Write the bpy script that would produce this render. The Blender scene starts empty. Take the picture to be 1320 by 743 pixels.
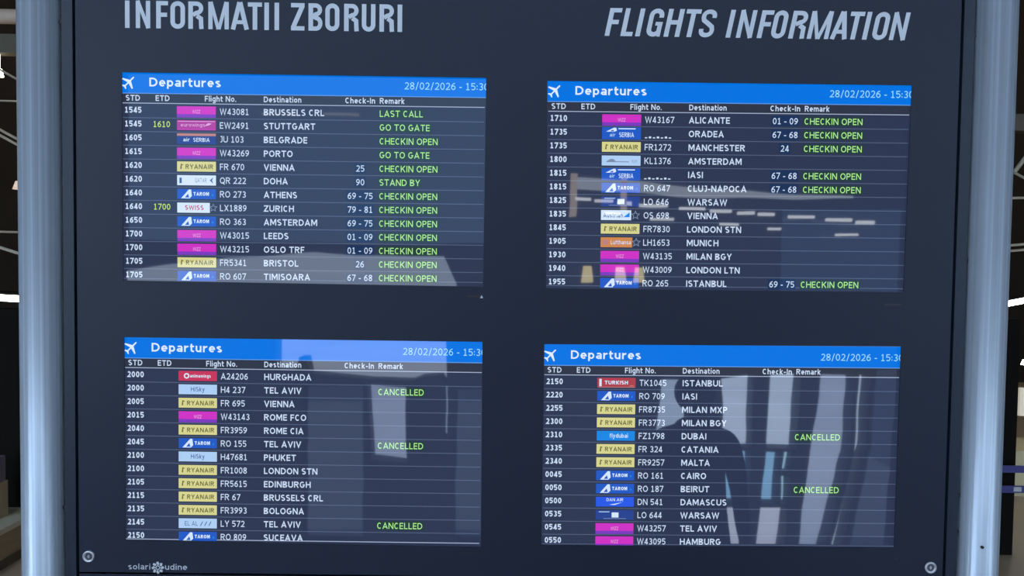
import bpy, bmesh, math, random
from mathutils import Vector, Matrix
random.seed(4)
sc = bpy.context.scene
C = sc.collection
CZ = 2.3                      # height of the board's middle (and of the camera) above the floor

# ---------------------------------------------------------------- camera
yaw, pitch, roll = -0.00535905, -0.03513938, 0.01323872
cy, sy, cp, sp = math.cos(yaw), math.sin(yaw), math.cos(pitch), math.sin(pitch)
f = Vector((-sy * cp, cy * cp, sp)); r = Vector((cy, sy, 0)); u = r.cross(f)
cr, sr = math.cos(roll), math.sin(roll)
r2, u2 = cr * r + sr * u, -sr * r + cr * u
cam = bpy.data.cameras.new('camera'); co = bpy.data.objects.new('camera', cam); C.objects.link(co)
m = Matrix((r2, u2, -f)).transposed().to_4x4(); m.translation = Vector((0, -1.9266, CZ))
co.matrix_world = m
cam.sensor_width = 36; cam.lens = 960 / 1320 * 36; cam.clip_start = .02; cam.clip_end = 200
sc.camera = co

# ---------------------------------------------------------------- sky and exposure
SKY = 9.0
w = bpy.data.worlds.new('world'); sc.world = w; w.use_nodes = True
bg = w.node_tree.nodes['Background']
bg.inputs[0].default_value = (.66, .83, 1, 1); bg.inputs[1].default_value = SKY
sc.view_settings.view_transform = 'Standard'; sc.view_settings.look = 'None'
sc.view_settings.exposure = 0.0; sc.view_settings.gamma = 1; sc.view_settings.use_curve_mapping = False

# ---------------------------------------------------------------- materials
MATS = {}
def mat(name, col, rough=.5, metal=0, emit=None, es=1, spec=.5, noise=None, bump=None):
    if name in MATS: return MATS[name]
    mt = bpy.data.materials.new(name); mt.use_nodes = True; nt = mt.node_tree
    b = nt.nodes['Principled BSDF']
    b.inputs['Base Color'].default_value = (*col, 1); b.inputs['Roughness'].default_value = rough
    b.inputs['Metallic'].default_value = metal; b.inputs['Specular IOR Level'].default_value = spec
    if emit: b.inputs['Emission Color'].default_value = (*emit, 1); b.inputs['Emission Strength'].default_value = es
    geo = nt.nodes.new('ShaderNodeNewGeometry')
    mp = nt.nodes.new('ShaderNodeMapping'); nt.links.new(geo.outputs['Position'], mp.inputs[0])
    if noise:                                   # (scale xyz, amount): slight mottling of the base colour
        (s, amt) = noise
        mp.inputs['Scale'].default_value = s
        n = nt.nodes.new('ShaderNodeTexNoise'); n.inputs['Scale'].default_value = 1; n.inputs['Detail'].default_value = 4
        nt.links.new(mp.outputs[0], n.inputs['Vector'])
        r_ = nt.nodes.new('ShaderNodeMapRange'); r_.inputs['To Min'].default_value = 1 - amt; r_.inputs['To Max'].default_value = 1 + amt
        nt.links.new(n.outputs['Fac'], r_.inputs['Value'])
        v = nt.nodes.new('ShaderNodeVectorMath'); v.operation = 'SCALE'; v.inputs[0].default_value = col
        nt.links.new(r_.outputs[0], v.inputs['Scale']); nt.links.new(v.outputs[0], b.inputs['Base Color'])
    if bump:                                    # (scale xyz, strength, distance)
        (s, st, di) = bump
        mb = nt.nodes.new('ShaderNodeMapping'); mb.inputs['Scale'].default_value = s
        nt.links.new(geo.outputs['Position'], mb.inputs[0])
        n = nt.nodes.new('ShaderNodeTexNoise'); n.inputs['Scale'].default_value = 1; n.inputs['Detail'].default_value = 2
        nt.links.new(mb.outputs[0], n.inputs['Vector'])
        bp = nt.nodes.new('ShaderNodeBump'); bp.inputs['Strength'].default_value = st; bp.inputs['Distance'].default_value = di
        nt.links.new(n.outputs['Fac'], bp.inputs['Height']); nt.links.new(bp.outputs[0], b.inputs['Normal'])
    MATS[name] = mt
    return mt
def pane_mat(name, tint):
    if name in MATS: return MATS[name]
    mt = bpy.data.materials.new(name); mt.use_nodes = True; nt = mt.node_tree
    for n in list(nt.nodes): nt.nodes.remove(n)
    out = nt.nodes.new('ShaderNodeOutputMaterial'); t = nt.nodes.new('ShaderNodeBsdfTransparent'); g = nt.nodes.new('ShaderNodeBsdfGlossy')
    mx = nt.nodes.new('ShaderNodeMixShader'); fr = nt.nodes.new('ShaderNodeFresnel')
    t.inputs[0].default_value = (*tint, 1); g.inputs['Roughness'].default_value = .02; g.inputs['Color'].default_value = (.9, .9, .9, 1)
    nt.links.new(fr.outputs[0], mx.inputs[0]); nt.links.new(t.outputs[0], mx.inputs[1]); nt.links.new(g.outputs[0], mx.inputs[2])
    nt.links.new(mx.outputs[0], out.inputs[0]); MATS[name] = mt
    return mt
GB = ((2.2, 1, 3.5), .35, .0016)                 # the faint waviness of the display glass
def lit(name, col, es=1): return mat('screen_' + name, (.004, .005, .008), .022, emit=col, es=es, bump=GB, spec=.72)
navy = mat('navy_powder_coat', (.0098, .0150, .0330), .5, spec=.28, noise=((3, 3, 3), .08), bump=((900, 900, 900), .12, .0002))
navy2 = mat('navy_rail', (.0115, .0185, .035), .45, spec=.3, noise=((3, 3, 1), .08))
black = mat('black_recess', (.006, .006, .007), .6)
vinyl = mat('silver_grey_vinyl', (.60, .62, .68), .5)
alu = None
def alu_mat():
    mt = mat('brushed_aluminium', (.42, .48, .58), .36, .34, noise=((.1, .1, .1), .01))
    nt = mt.node_tree; b = nt.nodes['Principled BSDF']
    tc = nt.nodes.new('ShaderNodeTexCoord'); mp = nt.nodes.new('ShaderNodeMapping'); mp.inputs['Scale'].default_value = (170, 170, .6)
    n = nt.nodes.new('ShaderNodeTexNoise'); n.inputs['Scale'].default_value = 1; n.inputs['Detail'].default_value = 3
    nt.links.new(tc.outputs['Object'], mp.inputs[0]); nt.links.new(mp.outputs[0], n.inputs['Vector'])
    bp = nt.nodes.new('ShaderNodeBump'); bp.inputs['Strength'].default_value = .8; bp.inputs['Distance'].default_value = .0012
    nt.links.new(n.outputs['Fac'], bp.inputs['Height']); nt.links.new(bp.outputs[0], b.inputs['Normal'])
    m2 = nt.nodes.new('ShaderNodeMapping'); m2.inputs['Scale'].default_value = (150, 150, .35); nt.links.new(tc.outputs['Object'], m2.inputs[0])
    n2 = nt.nodes.new('ShaderNodeTexNoise'); n2.inputs['Scale'].default_value = 1; n2.inputs['Detail'].default_value = 2; nt.links.new(m2.outputs[0], n2.inputs['Vector'])
    rp = nt.nodes.new('ShaderNodeMapRange'); rp.inputs['From Min'].default_value = .3; rp.inputs['From Max'].default_value = .7
    rp.inputs['To Min'].default_value = .80; rp.inputs['To Max'].default_value = 1.18; nt.links.new(n2.outputs['Fac'], rp.inputs['Value'])
    v = nt.nodes.new('ShaderNodeVectorMath'); v.operation = 'SCALE'; v.inputs[0].default_value = (.46, .515, .61)  # base colour streaks stand in for reflection lines along the pole
    nt.links.new(rp.outputs[0], v.inputs['Scale']); nt.links.new(v.outputs[0], b.inputs['Base Color'])
    return mt
alu = alu_mat()
chrome = mat('lock_steel', (.62, .62, .66), .3, .8)
# screen colours
scr_base = lit('base', (.026, .036, .078))
s_blue = lit('header_blue', (.0, .17, .76)); s_blue_dim = lit('header_edge', (.12, .30, .72))
s_hdr = lit('column_header', (.027, .034, .058))
s_line = lit('row_line', (.085, .12, .21)); s_line2 = lit('header_line', (.40, .48, .66))
s_white = lit('white', (.60, .72, .92)); s_cyan = lit('cyan', (.32, .72, 1)); s_title = lit('title', (.70, .84, 1.0))
s_green = lit('green', (.42, .86, .28)); s_yg = lit('yellow_green', (.55, .80, .12))
s_cell = lit('green_cell', (.018, .045, .045)); s_cellb = lit('blue_cell', (.010, .030, .095))
P = dict(pink=(.62, .03, .55), purple=(.20, .04, .52), mag=(.42, .04, .34), lpink=(.75, .40, .75), yel=(.68, .66, .27), olive=(.13, .13, .04),
         pale=(.42, .62, .90), white=(.66, .80, .98), blue=(.015, .10, .56), dblue=(.02, .055, .28), red=(.56, .035, .10), red2=(.42, .05, .07),
         orange=(.62, .24, .07), azure=(.01, .24, .78), grey=(.20, .26, .40), salmon=(.50, .22, .22), sred=(.50, .05, .10), vblue=(.02, .10, .80), ink=(.05, .12, .34))
P = {k: lit('logo_' + k, v) for k, v in P.items()}

# ---------------------------------------------------------------- mesh helpers
def obj(name, me, parent=None, mats=None):
    o = bpy.data.objects.new(name, me); C.objects.link(o)
    if parent: o.parent = parent
    if mats:
        for x in (mats if isinstance(mats, (list, tuple)) else [mats]): me.materials.append(x)
    return o
def tag(o, label=None, cat=None, group=None, kind=None):
    if label: o['label'] = label
    if cat: o['category'] = cat
    if group: o['group'] = group
    if kind: o['kind'] = kind
    return o
def thing(name, loc, label, cat, group=None):
    o = bpy.data.objects.new(name, None); C.objects.link(o); o.location = loc; o.empty_display_size = .1
    return tag(o, label, cat, group)
class MB:
    def __init__(s): s.v = []; s.f = []; s.m = []; s.sm = []
    def poly(s, pts, mi=0):
        n = len(s.v); s.v += [tuple(p) for p in pts]; s.f.append(tuple(range(n, n + len(pts)))); s.m.append(mi); s.sm.append(False)
    def box(s, a, b, mi=0):
        n = len(s.v); x0, y0, z0 = a; x1, y1, z1 = b
        s.v += [(x0, y0, z0), (x1, y0, z0), (x1, y1, z0), (x0, y1, z0), (x0, y0, z1), (x1, y0, z1), (x1, y1, z1), (x0, y1, z1)]
        for q in ((0, 3, 2, 1), (4, 5, 6, 7), (0, 1, 5, 4), (1, 2, 6, 5), (2, 3, 7, 6), (3, 0, 4, 7)):
            s.f.append(tuple(n + i for i in q)); s.m.append(mi); s.sm.append(False)
    def tube(s, a, b, ra, rb=None, n=12, mi=0, cap=True):
        rb = ra if rb is None else rb; a = Vector(a); b = Vector(b); d = (b - a).normalized()
        q = d.to_track_quat('Z', 'Y'); k = len(s.v)
        for (c, rr) in ((a, ra), (b, rb)):
            for i in range(n):
                t = 2 * math.pi * i / n; s.v.append(tuple(c + q @ Vector((rr * math.cos(t), rr * math.sin(t), 0))))
        for i in range(n):
            j = (i + 1) % n; s.f.append((k + i, k + j, k + n + j, k + n + i)); s.m.append(mi); s.sm.append(True)
        if cap:
            s.f.append(tuple(k + i for i in reversed(range(n)))); s.m.append(mi); s.sm.append(False)
            s.f.append(tuple(k + n + i for i in range(n))); s.m.append(mi); s.sm.append(False)
    def mesh(s, name):
        me = bpy.data.meshes.new(name); me.from_pydata(s.v, [], s.f); me.update()
        me.polygons.foreach_set('material_index', s.m); me.polygons.foreach_set('use_smooth', s.sm)
        return me
    def build(s, name, mats, parent=None): return obj(name, s.mesh(name), parent, mats)
def sheet(name, outer, holes, y0, y1, mats, parent=None):
    """A plate standing in the x-z plane from y0 to y1 with openings cut through it."""
    cu = bpy.data.curves.new(name, 'CURVE'); cu.dimensions = '2D'; cu.fill_mode = 'BOTH'; cu.extrude = (y1 - y0) / 2
    for lp in [outer] + holes:
        sp_ = cu.splines.new('POLY'); sp_.points.add(len(lp) - 1); sp_.use_cyclic_u = True
        for p, q in zip(sp_.points, lp): p.co = (q[0], q[1], 0, 1)
    t = bpy.data.objects.new(name, cu); C.objects.link(t)
    me = bpy.data.meshes.new_from_object(t.evaluated_get(bpy.context.evaluated_depsgraph_get()))
    bpy.data.objects.remove(t); bpy.data.curves.remove(cu)
    for v in me.vertices: v.co = Vector((v.co.x, (y0 + y1) / 2 - v.co.z, v.co.y))
    me.name = name
    for p in me.polygons: p.use_smooth = False
    me.materials.clear()
    return obj(name, me, parent, mats)
# lettering drawn as flat strokes: every glyph is a set of centre lines in a box one cap height tall
def ribbon(mb, pts, t, to, y, closed=False, mi=0):
    n = len(pts); lr = []
    for i in range(n):
        p = Vector(pts[i])
        a = Vector(pts[i - 1]) if (i or closed) else None; c = Vector(pts[(i + 1) % n]) if (i < n - 1 or closed) else None
        d1 = (p - a).normalized() if a is not None else (c - p).normalized(); d2 = (c - p).normalized() if c is not None else d1
        nn = Vector((-(d1 + d2).y, (d1 + d2).x)).normalized(); kk = max(.42, nn.dot(Vector((-d2.y, d2.x))))
        tt = t / kk / 2; lr.append((p + nn * tt, p - nn * tt))
    for i in range(n if closed else n - 1):
        a = lr[i]; c = lr[(i + 1) % n]
        mb.poly([(to(q)[0], y, to(q)[1]) for q in (a[0], a[1], c[1], c[0])], mi)
def arc(cx, cz, rx, rz, a0, a1, n=5):
    return [(cx + rx * math.cos(math.radians(a0 + (a1 - a0) * i / n)), cz + rz * math.sin(math.radians(a0 + (a1 - a0) * i / n))) for i in range(n + 1)]
WID = dict(zip('ABCDEFGHIJKLMNOPQRSTUVWXYZ', (.92, .78, .80, .86, .66, .63, .88, .84, .20, .50, .82, .62, 1.02, .86, .94, .72, .96, .82, .72, .80, .84, .88, 1.26, .84, .82, .78)))
WID.update({c: .68 for c in '0123456789'}); WID.update({'-': .40, '/': .50, ':': .18, '.': .18, ' ': .26})
WID.update(dict(zip('eparusoncdghkb', (.66, .66, .62, .46, .62, .58, .68, .62, .58, .66, .66, .62, .62, .66)))); WID.update({'t': .44, 'l': .17, 'i': .17, 'm': 1.0, 'y': .64, 'w': .9, 'f': .42})
def strokes(ch, t):
    h = t / 2; w = WID[ch]; c = w / 2; R = w - h; top = 1 - h; X = .74; xt = X - h; xm = X / 2; S = []
    E = arc
    def ln(*p): S.append((list(p), False))
    def lp(p): S.append((p, True))
    if ch == 'A': ln((h * .8, 0), (c, 1 - h * .9), (w - h * .8, 0)); ln((w * .22, .30), (w * .78, .30))
    elif ch == 'B': ln((h, 0), (h, 1)); ln((t, top), (c, top), *E(c, .76, c - h * 1.6, .24 - h, 90, -90, 5)[1:], (t, .52)); ln((t, h), (c, h), *E(c, .27, c - h, .27 - h, -90, 90, 5)[1:], (t, .54 - h))
    elif ch == 'C': ln(*E(c, .5, c - h, .5 - h, 48, 312, 10))
    elif ch == 'D': lp([(h, h), (h, top), (w * .42, top)] + E(w * .42, .5, w * .58 - h, .5 - h, 90, -90, 7)[1:])
    elif ch == 'E': ln((w, top), (h, top), (h, h), (w, h)); ln((t, .51), (w * .92, .51))
    elif ch == 'F': ln((w, top), (h, top), (h, 0)); ln((t, .49), (w * .9, .49))
    elif ch == 'G': ln(*E(c, .5, c - h, .5 - h, 50, 318, 10), (R, .46), (w * .55, .46))
    elif ch == 'H': ln((h, 0), (h, 1)); ln((R, 0), (R, 1)); ln((t, .52), (w - t, .52))
    elif ch == 'I': ln((c, 0), (c, 1))
    elif ch == 'J': ln((w * .25, top), (R, top), (R, .3), *E(c * .8, .3, R - c * .8, .3 - h, 0, -110, 4)[1:])
    elif ch == 'K': ln((h, 0), (h, 1)); ln((h, .36), (R, 1)); ln((w * .36, .56), (R, 0))
    elif ch == 'L': ln((h, 1), (h, h), (w, h))
    elif ch == 'M': ln((h, 0), (h, 1)); ln((R, 0), (R, 1)); ln((h * 1.4, .98), (c, .26), (w - h * 1.4, .98))
    elif ch == 'N': ln((h, 0), (h, 1)); ln((R, 0), (R, 1)); ln((h * 1.3, .96), (w - h * 1.3, .04))
    elif ch in 'O0': lp(E(c, .5, c - h, .5 - h, 0, 337.5, 15))
    elif ch == 'P': ln((h, 0), (h, top), (c, top), *E(c, .70, c - h, .30 - h, 90, -90, 6)[1:], (t, .40 + h))
    elif ch == 'Q': lp(E(c, .5, c - h, .5 - h, 0, 337.5, 15)); ln((w * .55, .28), (w * .9, -.12))
    elif ch == 'R': ln((h, 0), (h, top), (c, top), *E(c, .72, c - h * 1.2, .28 - h, 90, -90, 6)[1:], (t, .44 + h)); ln((w * .48, .46), (w - h, 0))
    elif ch == 'S': ln(*E(c, .74, c - h, .26 - h, 40, 180, 6), *E(c, .74, c - h, .24 - h * .4, 200, 250, 2), *E(c, .27, c - h, .25 - h * .4, 70, 0, 3), *E(c, .27, c - h, .27 - h, -20, -142, 5))
    elif ch == 'T': ln((c, 0), (c, 1 - t)); ln((0, top), (w, top))
    elif ch == 'U': ln((h, 1), (h, .34), *E(c, .34, c - h, .34 - h, 180, 360, 8)[1:], (R, 1))
    elif ch == 'V': ln((h * .8, 1), (c, h * .9), (w - h * .8, 1))
    elif ch == 'W': ln((h * .8, 1), (w * .27, h * .8), (c, 1 - h), (w * .73, h * .8), (w - h * .8, 1))
    elif ch == 'X': ln((h, 0), (R, 1)); ln((h, 1), (R, 0))
    elif ch == 'Y': ln((h * .8, 1), (c, .44), (w - h * .8, 1)); ln((c, 0), (c, .44))
    elif ch == 'Z': ln((.02, top), (R, top), (h, h), (w, h))
    elif ch == '1': ln((w * .16, .80), (c, top)); ln((c, 1), (c, t)); ln((w * .12, h), (w * .9, h))
    elif ch == '2': ln(*E(c, .70, c - h * 1.2, .30 - h, 155, -20, 7), (w * .62, .36), (h, h), (w, h))
    elif ch == '3': ln(*E(c * .95, .74, c - h * 1.2, .26 - h, 140, -90, 8)); ln(*E(c * .95, .27, c * 1.05 - h, .27 - h, 90, -140, 8))
    elif ch == '4': ln((w, .25), (h, .25), (w * .66, 1 - h * .6)); ln((w * .70, 0), (w * .70, 1))
    elif ch == '5': ln((w * .92, top), (w * .16, top), (w * .13, .56), *E(c * .92, .33, c * 1.08 - h, .33 - h, 110, -140, 9))
    elif ch == '6': lp(E(c, .32, c - h, .32 - h, 0, 330, 11)); ln((w * .86, top), *E(w * .98, .36, w * .98 - h, .64 - h, 100, 180, 5))
    elif ch == '7': ln((0, top), (w - h * .6, top), (w * .30, 0))
    elif ch == '8': lp(E(c, .755, c - h * 1.2, .245 - h, 0, 330, 11)); lp(E(c, .275, c - h, .275 - h, 0, 330, 11))
    elif ch == '9': lp(E(c, .68, c - h, .32 - h, 0, 330, 11)); ln((w * .14, h), *E(w * .02, .64, w * .98 - h, .64 - h, -80, 0, 5))
    elif ch == '-': ln((0, .38), (w, .38))
    elif ch == '/': ln((h, -.08), (w - h, 1.04))
    elif ch == ':': ln((c, .08), (c, .26)); ln((c, .5), (c, .68))
    elif ch == '.': ln((c, 0), (c, t))
    elif ch == 'e': ln((h, xm), (R, xm), *E(c, xm, c - h, xm - h, 0, 315, 10)[1:])
    elif ch == 'c': ln(*E(c, xm, c - h, xm - h, 50, 310, 9))
    elif ch == 'o': lp(E(c, xm, c - h, xm - h, 0, 330, 11))
    elif ch in 'pb': ln((h, -.25 if ch == 'p' else 0), (h, X if ch == 'p' else 1.03)); lp(E(c, xm, c - h, xm - h, 0, 330, 11))
    elif ch in 'dg': lp(E(c, xm, c - h, xm - h, 0, 330, 11)); (ln((R, 0), (R, 1.03)) if ch == 'd' else ln((R, X), (R, -.02), *E(c, -.02, c - h, .2, 0, -150, 5)[1:]))
    elif ch == 'a': ln(*E(c, .52, c - h, .22 - h, 150, 0, 6), (R, 0)); lp(E(c, .22, c - h, .22 - h, 0, 330, 9))
    elif ch == 'r': ln((h, 0), (h, X)); ln(*E(w, .36, w - h, X - h - .36, 175, 90, 4))
    elif ch == 't': ln((w * .36, .96), (w * .36, .22), *E(w * .36 + .16, .22, .16, .22 - h, 180, 270, 3)[1:], (w, h)); ln((0, xt), (w, xt))
    elif ch == 'u': ln((h, X), (h, .28), *E(c, .28, c - h, .28 - h, 180, 360, 6)[1:], (R, X)); ln((R, 0), (R, X))
    elif ch in 'nh': ln((h, 0), (h, X if ch == 'n' else 1.03)); ln((R, 0), *E(c, X - .3, c - h, .3 - h, 0, 165, 6))
    elif ch == 'm': ln((h, 0), (h, X)); ln((c, 0), *E(w * .27 + h * .3, X - .25, w * .23 - h * .3, .25 - h, 0, 165, 5)); ln((R, 0), *E(w * .73, X - .25, w * .27 - h, .25 - h, 0, 165, 5))
    elif ch == 's': ln(*E(c, .55, c - h, .19 - h, 40, 190, 5), (c, .375), *E(c, .2, c - h, .2 - h, 10, -142, 5))
    elif ch == 'l': ln((c, 0), (c, 1.03))
    elif ch == 'i': ln((c, 0), (c, X)); ln((c, .88), (c, 1.03))
    elif ch == 'k': ln((h, 0), (h, 1.03)); ln((h, .28), (R, X)); ln((w * .34, .42), (R, 0))
    elif ch == 'y': ln((h * .8, X), (c, .05)); ln((R, X), (w * .3, -.25), (0, -.25))
    elif ch == 'w': ln((h * .7, X), (w * .27, h), (c, xt), (w * .73, h), (w - h * .7, X))
    elif ch == 'f': ln((w * .4, 0), (w * .4, .8), *E(w * .4 + .2, .8, .2, .23 - h, 180, 90, 3)[1:]); ln((0, xt), (w, xt))
    return S
def text_width(body, gap): return sum(WID[c] for c in body) + gap * (len(body) - 1)
def put_text(mb, body, x, z, h, y, width, align='l', t=.13, mi=0, gap=.17):
    """x: left edge (or centre), z: baseline, h: cap height, width: of the whole string; letters face -y."""
    k = width / text_width(body, gap)
    if align == 'c': x -= width / 2
    for ch in body:
        for j, (pts, cl) in enumerate(strokes(ch, t)):
            ribbon(mb, pts, t, lambda q: (x + q[0] * k, z + q[1] * h), y - .00002 * j, cl, mi)
        x += (WID[ch] + gap) * k
    return width
def like(body, ref, width, gap=.17): return width * text_width(body, gap) / text_width(ref, gap)

# ---------------------------------------------------------------- the hall (setting)
dark_wall = mat('dark_hall_wall', (.030, .022, .016), .9, spec=.1, noise=((.7, .7, .7), .2))
rear_wall = mat('rear_facade_frame', (.035, .04, .048), .7, noise=((.7, .7, .7), .2))
ceil_m = mat('dark_ceiling', (.03, .027, .024), .8)
floor_m = mat('beige_stone_floor', (.60, .45, .32), .35, noise=((2, 2, 2), .12))
low_floor = mat('lower_hall_floor', (.16, .16, .17), .5)
apron_m = mat('concrete_apron', (.75, .74, .78), .9, noise=((.2, .2, .2), .15))
def struct(mb, name, m_, parent=None): return tag(mb.build(name, m_, parent), kind='structure')
b = MB(); b.box((-12, -3.0, -.3), (12, 13, 0)); struct(b, 'floor', floor_m)
b = MB(); b.box((-12, -9.4, 8.0), (12, 13, 8.3)); struct(b, 'ceiling', ceil_m)
b = MB(); b.box((-12.2, -9.4, -4), (-12, 13, 8.3)); struct(b, 'wall_left', dark_wall)
b = MB(); b.box((12, -9.4, -4), (12.2, 13, 8.3)); struct(b, 'wall_right', dark_wall)
b = MB(); b.box((-12.2, 13, -4), (12.2, 13.2, 8.3)); struct(b, 'wall_back', dark_wall)
b = MB(); b.box((-12, -9.4, -4.2), (12, -3.0, -4)); struct(b, 'floor_lower_hall', low_floor)
b = MB(); b.box((-60, -90, -6.3), (60, -9.4, -6)); struct(b, 'ground_outside', apron_m)
# unseen glass front across the void, openings (x, z) shaped for the screen reflections
OPEN = [
    ([(-5.75, 2.08), (-5.15, 2.18), (-4.2, 2.33), (-2.9, 2.42), (-.95, 2.38), (-.76, 1.95), (-.74, 1.22), (-5.75, 1.22)], (.37, .36, .37)),
    ([(-3.42, 1.14), (-.90, 1.12), (-.90, .48), (-.97, .60), (-1.25, .58), (-1.4, .52), (-2.0, .51), (-2.92, .58), (-2.97, .84), (-3.07, .84), (-3.12, .62), (-3.42, .62)], (.56, .52, .52)),
    ([(-2.06, .44), (-1.50, .42), (-1.46, -.72), (-2.0, -.66)], (.55, .54, .62)),
    ([(-.93, .44), (-.885, .44), (-.875, -.30), (-.92, -.30)], (.45, .45, .5)),
    ([(.90, 3.62), (3.0, 3.44), (5.20, 3.38), (5.20, 3.32), (3.0, 3.28), (.90, 3.38)], (.42, .38, .35)),  # added slit, stands in for a pale lit beam
    ([(2.30, .58), (2.95, .58), (2.95, -.30), (2.2, -.55)], (.70, .74, .80)),
    ([(3.18, .62), (3.66, .70), (3.64, -.42), (3.22, -.42)], (.95, .95, 1.0)),
    ([(3.22, -.47), (3.64, -.47), (3.61, -1.25), (3.28, -1.25)], (.42, .74, .92)),
    ([(3.28, -1.30), (3.61, -1.30), (3.58, -1.98), (3.34, -1.98)], (1.0, .90, .92)),
    ([(3.90, .70), (4.36, .72), (4.30, -.42), (3.86, -.42)], (.95, .97, 1.0)),
    ([(3.86, -.47), (4.10, -.47), (4.06, -1.25), (3.80, -1.25)], (.42, .74, .92)),
    ([(4.13, -.47), (4.29, -.47), (4.26, -.80), (4.11, -.80)], (.70, 1, 1)),
    ([(4.11, -.83), (4.26, -.83), (4.23, -1.25), (4.09, -1.25)], (.70, 1, .95)),
    ([(3.80, -1.30), (4.22, -1.30), (4.16, -1.98), (3.76, -1.98)], (1.0, .90, .92)),
    ([(4.64, .70), (5.14, .72), (5.10, -.5), (4.90, -1.4), (4.76, -1.98), (4.38, -1.98)], (.62, .62, .70)),
    ([(5.20, .72), (5.37, .72), (5.34, -.4), (5.12, -1.5), (5.02, -1.98), (4.84, -1.98), (4.98, -1.4), (5.17, -.5)], (1, 1, 1)),
    # tinted panes added to mirror as a faint bluish haze on the screens
    ([(-5.7, 5.15), (-.30, 5.15), (-.30, 2.55), (-5.7, 2.55)], (.050, .082, .115)),
    ([(5.45, .80), (5.95, .80), (5.80, -2.0), (5.12, -2.0), (5.22, -1.5), (5.42, -.4)], (.05, .06, .09)),
    ([(4.0, 3.15), (5.9, 3.15), (5.9, 1.6), (4.0, 1.6)], (.03, .045, .07)),
    ([(-.75, .40), (-.2, .40), (-.2, -1.9), (-.75, -1.9)], (.045, .055, .08)),
    ([(-3.0, .42), (-2.12, .42), (-2.12, -1.9), (-3.0, -1.9)], (.045, .055, .075)),
    # big unseen openings added either side and above to light the board
    ([(-11.6, 7.4), (-6.5, 7.4), (-6.5, .2), (-11.6, .2)], (.85, .88, .9)),
    ([(6.9, 7.4), (11.6, 7.4), (11.6, .2), (6.9, .2)], (.55, .58, .6)),
    ([(-5.8, 7.4), (5.8, 7.4), (5.8, 5.75), (-5.8, 5.75)], (.80, .82, .85)),
]
sheet('wall_rear', [(-12, -4), (12, -4), (12, 8), (-12, 8)], [q for q, _ in OPEN], -9.3, -9.0, rear_wall)['kind'] = 'structure'
for i, (q, tint) in enumerate(OPEN):
    cx = sum(a for a, _ in q) / len(q); cz = sum(c for _, c in q) / len(q)
    k = MB(); k.poly([(a, -9.15, c) for a, c in q])
    tag(k.build('shaped_window_%d' % (i + 1), pane_mat('pane_%d' % i, tint)), kind='structure')

# ---------------------------------------------------------------- the information board
Z0 = CZ
L = -.001
board = thing('information_board', (0, 0, 0), 'large dark navy flight information board standing between two round aluminium poles', 'information board')
QUADS = [[(-0.9947, 0.4720), (-0.0629, 0.4710), (-0.0644, -0.0657), (-0.9935, -0.0618)],
         [(0.0943, 0.4658), (1.0319, 0.4675), (1.0268, -0.0655), (0.0983, -0.0676)],
         [(-0.9922, -0.2084), (-0.0647, -0.2087), (-0.0624, -0.7491), (-0.9908, -0.7391)],
         [(0.0964, -0.2127), (1.0253, -0.2070), (1.0238, -0.7388), (0.0961, -0.7411)]]
up = lambda q: [(a, c + Z0) for a, c in q]
panel = sheet('front_panel', up([(-1.112, -.826), (1.153, -.826), (1.153, .93), (-1.112, .93)]), [up(q) for q in QUADS], 0, .003, navy, board)
b = MB(); b.box((-1.112, 0, Z0 - 1.75), (1.153, .003, Z0 - .8305)); tag(b.build('lower_panel', navy, board))
for x0, x1 in ((-1.146, -1.1185), (1.1595, 1.1870)):
    b = MB(); b.box((x0, -.002, Z0 - 1.76), (x1, .16, Z0 + .95)); tag(b.build('side_rail', navy2, board))
b = MB(); b.box((-1.1185, -.002, Z0 + .937), (1.1595, .16, Z0 + .965)); b.build('top_rail', navy2, board)
b = MB(); b.box((-1.1184, .14, Z0 - 1.75), (1.1594, .155, Z0 + .937)); b.build('back_panel', black, board)
# poles
def pole(px):
    b = MB(); n = 64; k = 0
    prof = []
    for i in range(n):
        t = 2 * math.pi * i / n; prof.append((.0525 * math.cos(t), .0525 * math.sin(t)))
    for z in (-Z0, 1.6):
        for (x, y) in prof: b.v.append((x, y, z))
    for i in range(n):
        j = (i + 1) % n; b.f.append((i, j, n + j, n + i)); b.m.append(0); b.sm.append(True)
    b.f.append(tuple(range(n, 2 * n))); b.m.append(0); b.sm.append(False)
    o = b.build('support_pole', alu, board); o.location = (px, .02, Z0)
    bb = MB(); bb.tube((px, .02, 0), (px, .02, .02), .11, n=32); bb.build('base_flange', alu, board)
    return o
pole(-1.213); pole(1.2515)
for s, xa, xb, zs in ((-1, -1.165, -1.146, (.60, -.66)), (1, 1.187, 1.206, (.60, .02, -.60, -.70))):
    for z in zs:
        b = MB(); b.box((xa, .02, Z0 + z - .022), (xb, .06, Z0 + z + .022)); b.tube(((xa + xb) / 2, .012, Z0 + z), ((xa + xb) / 2, .02, Z0 + z), .006, n=10)
        b.build('clamp_bracket', mat('dark_bracket', (.05, .045, .045), .4, .6), board)
b = MB(); b.tube((1.235, -.0295, Z0 - .722), (1.235, -.0335, Z0 - .722), .004, n=10); b.build('drill_hole', black, board)
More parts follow.
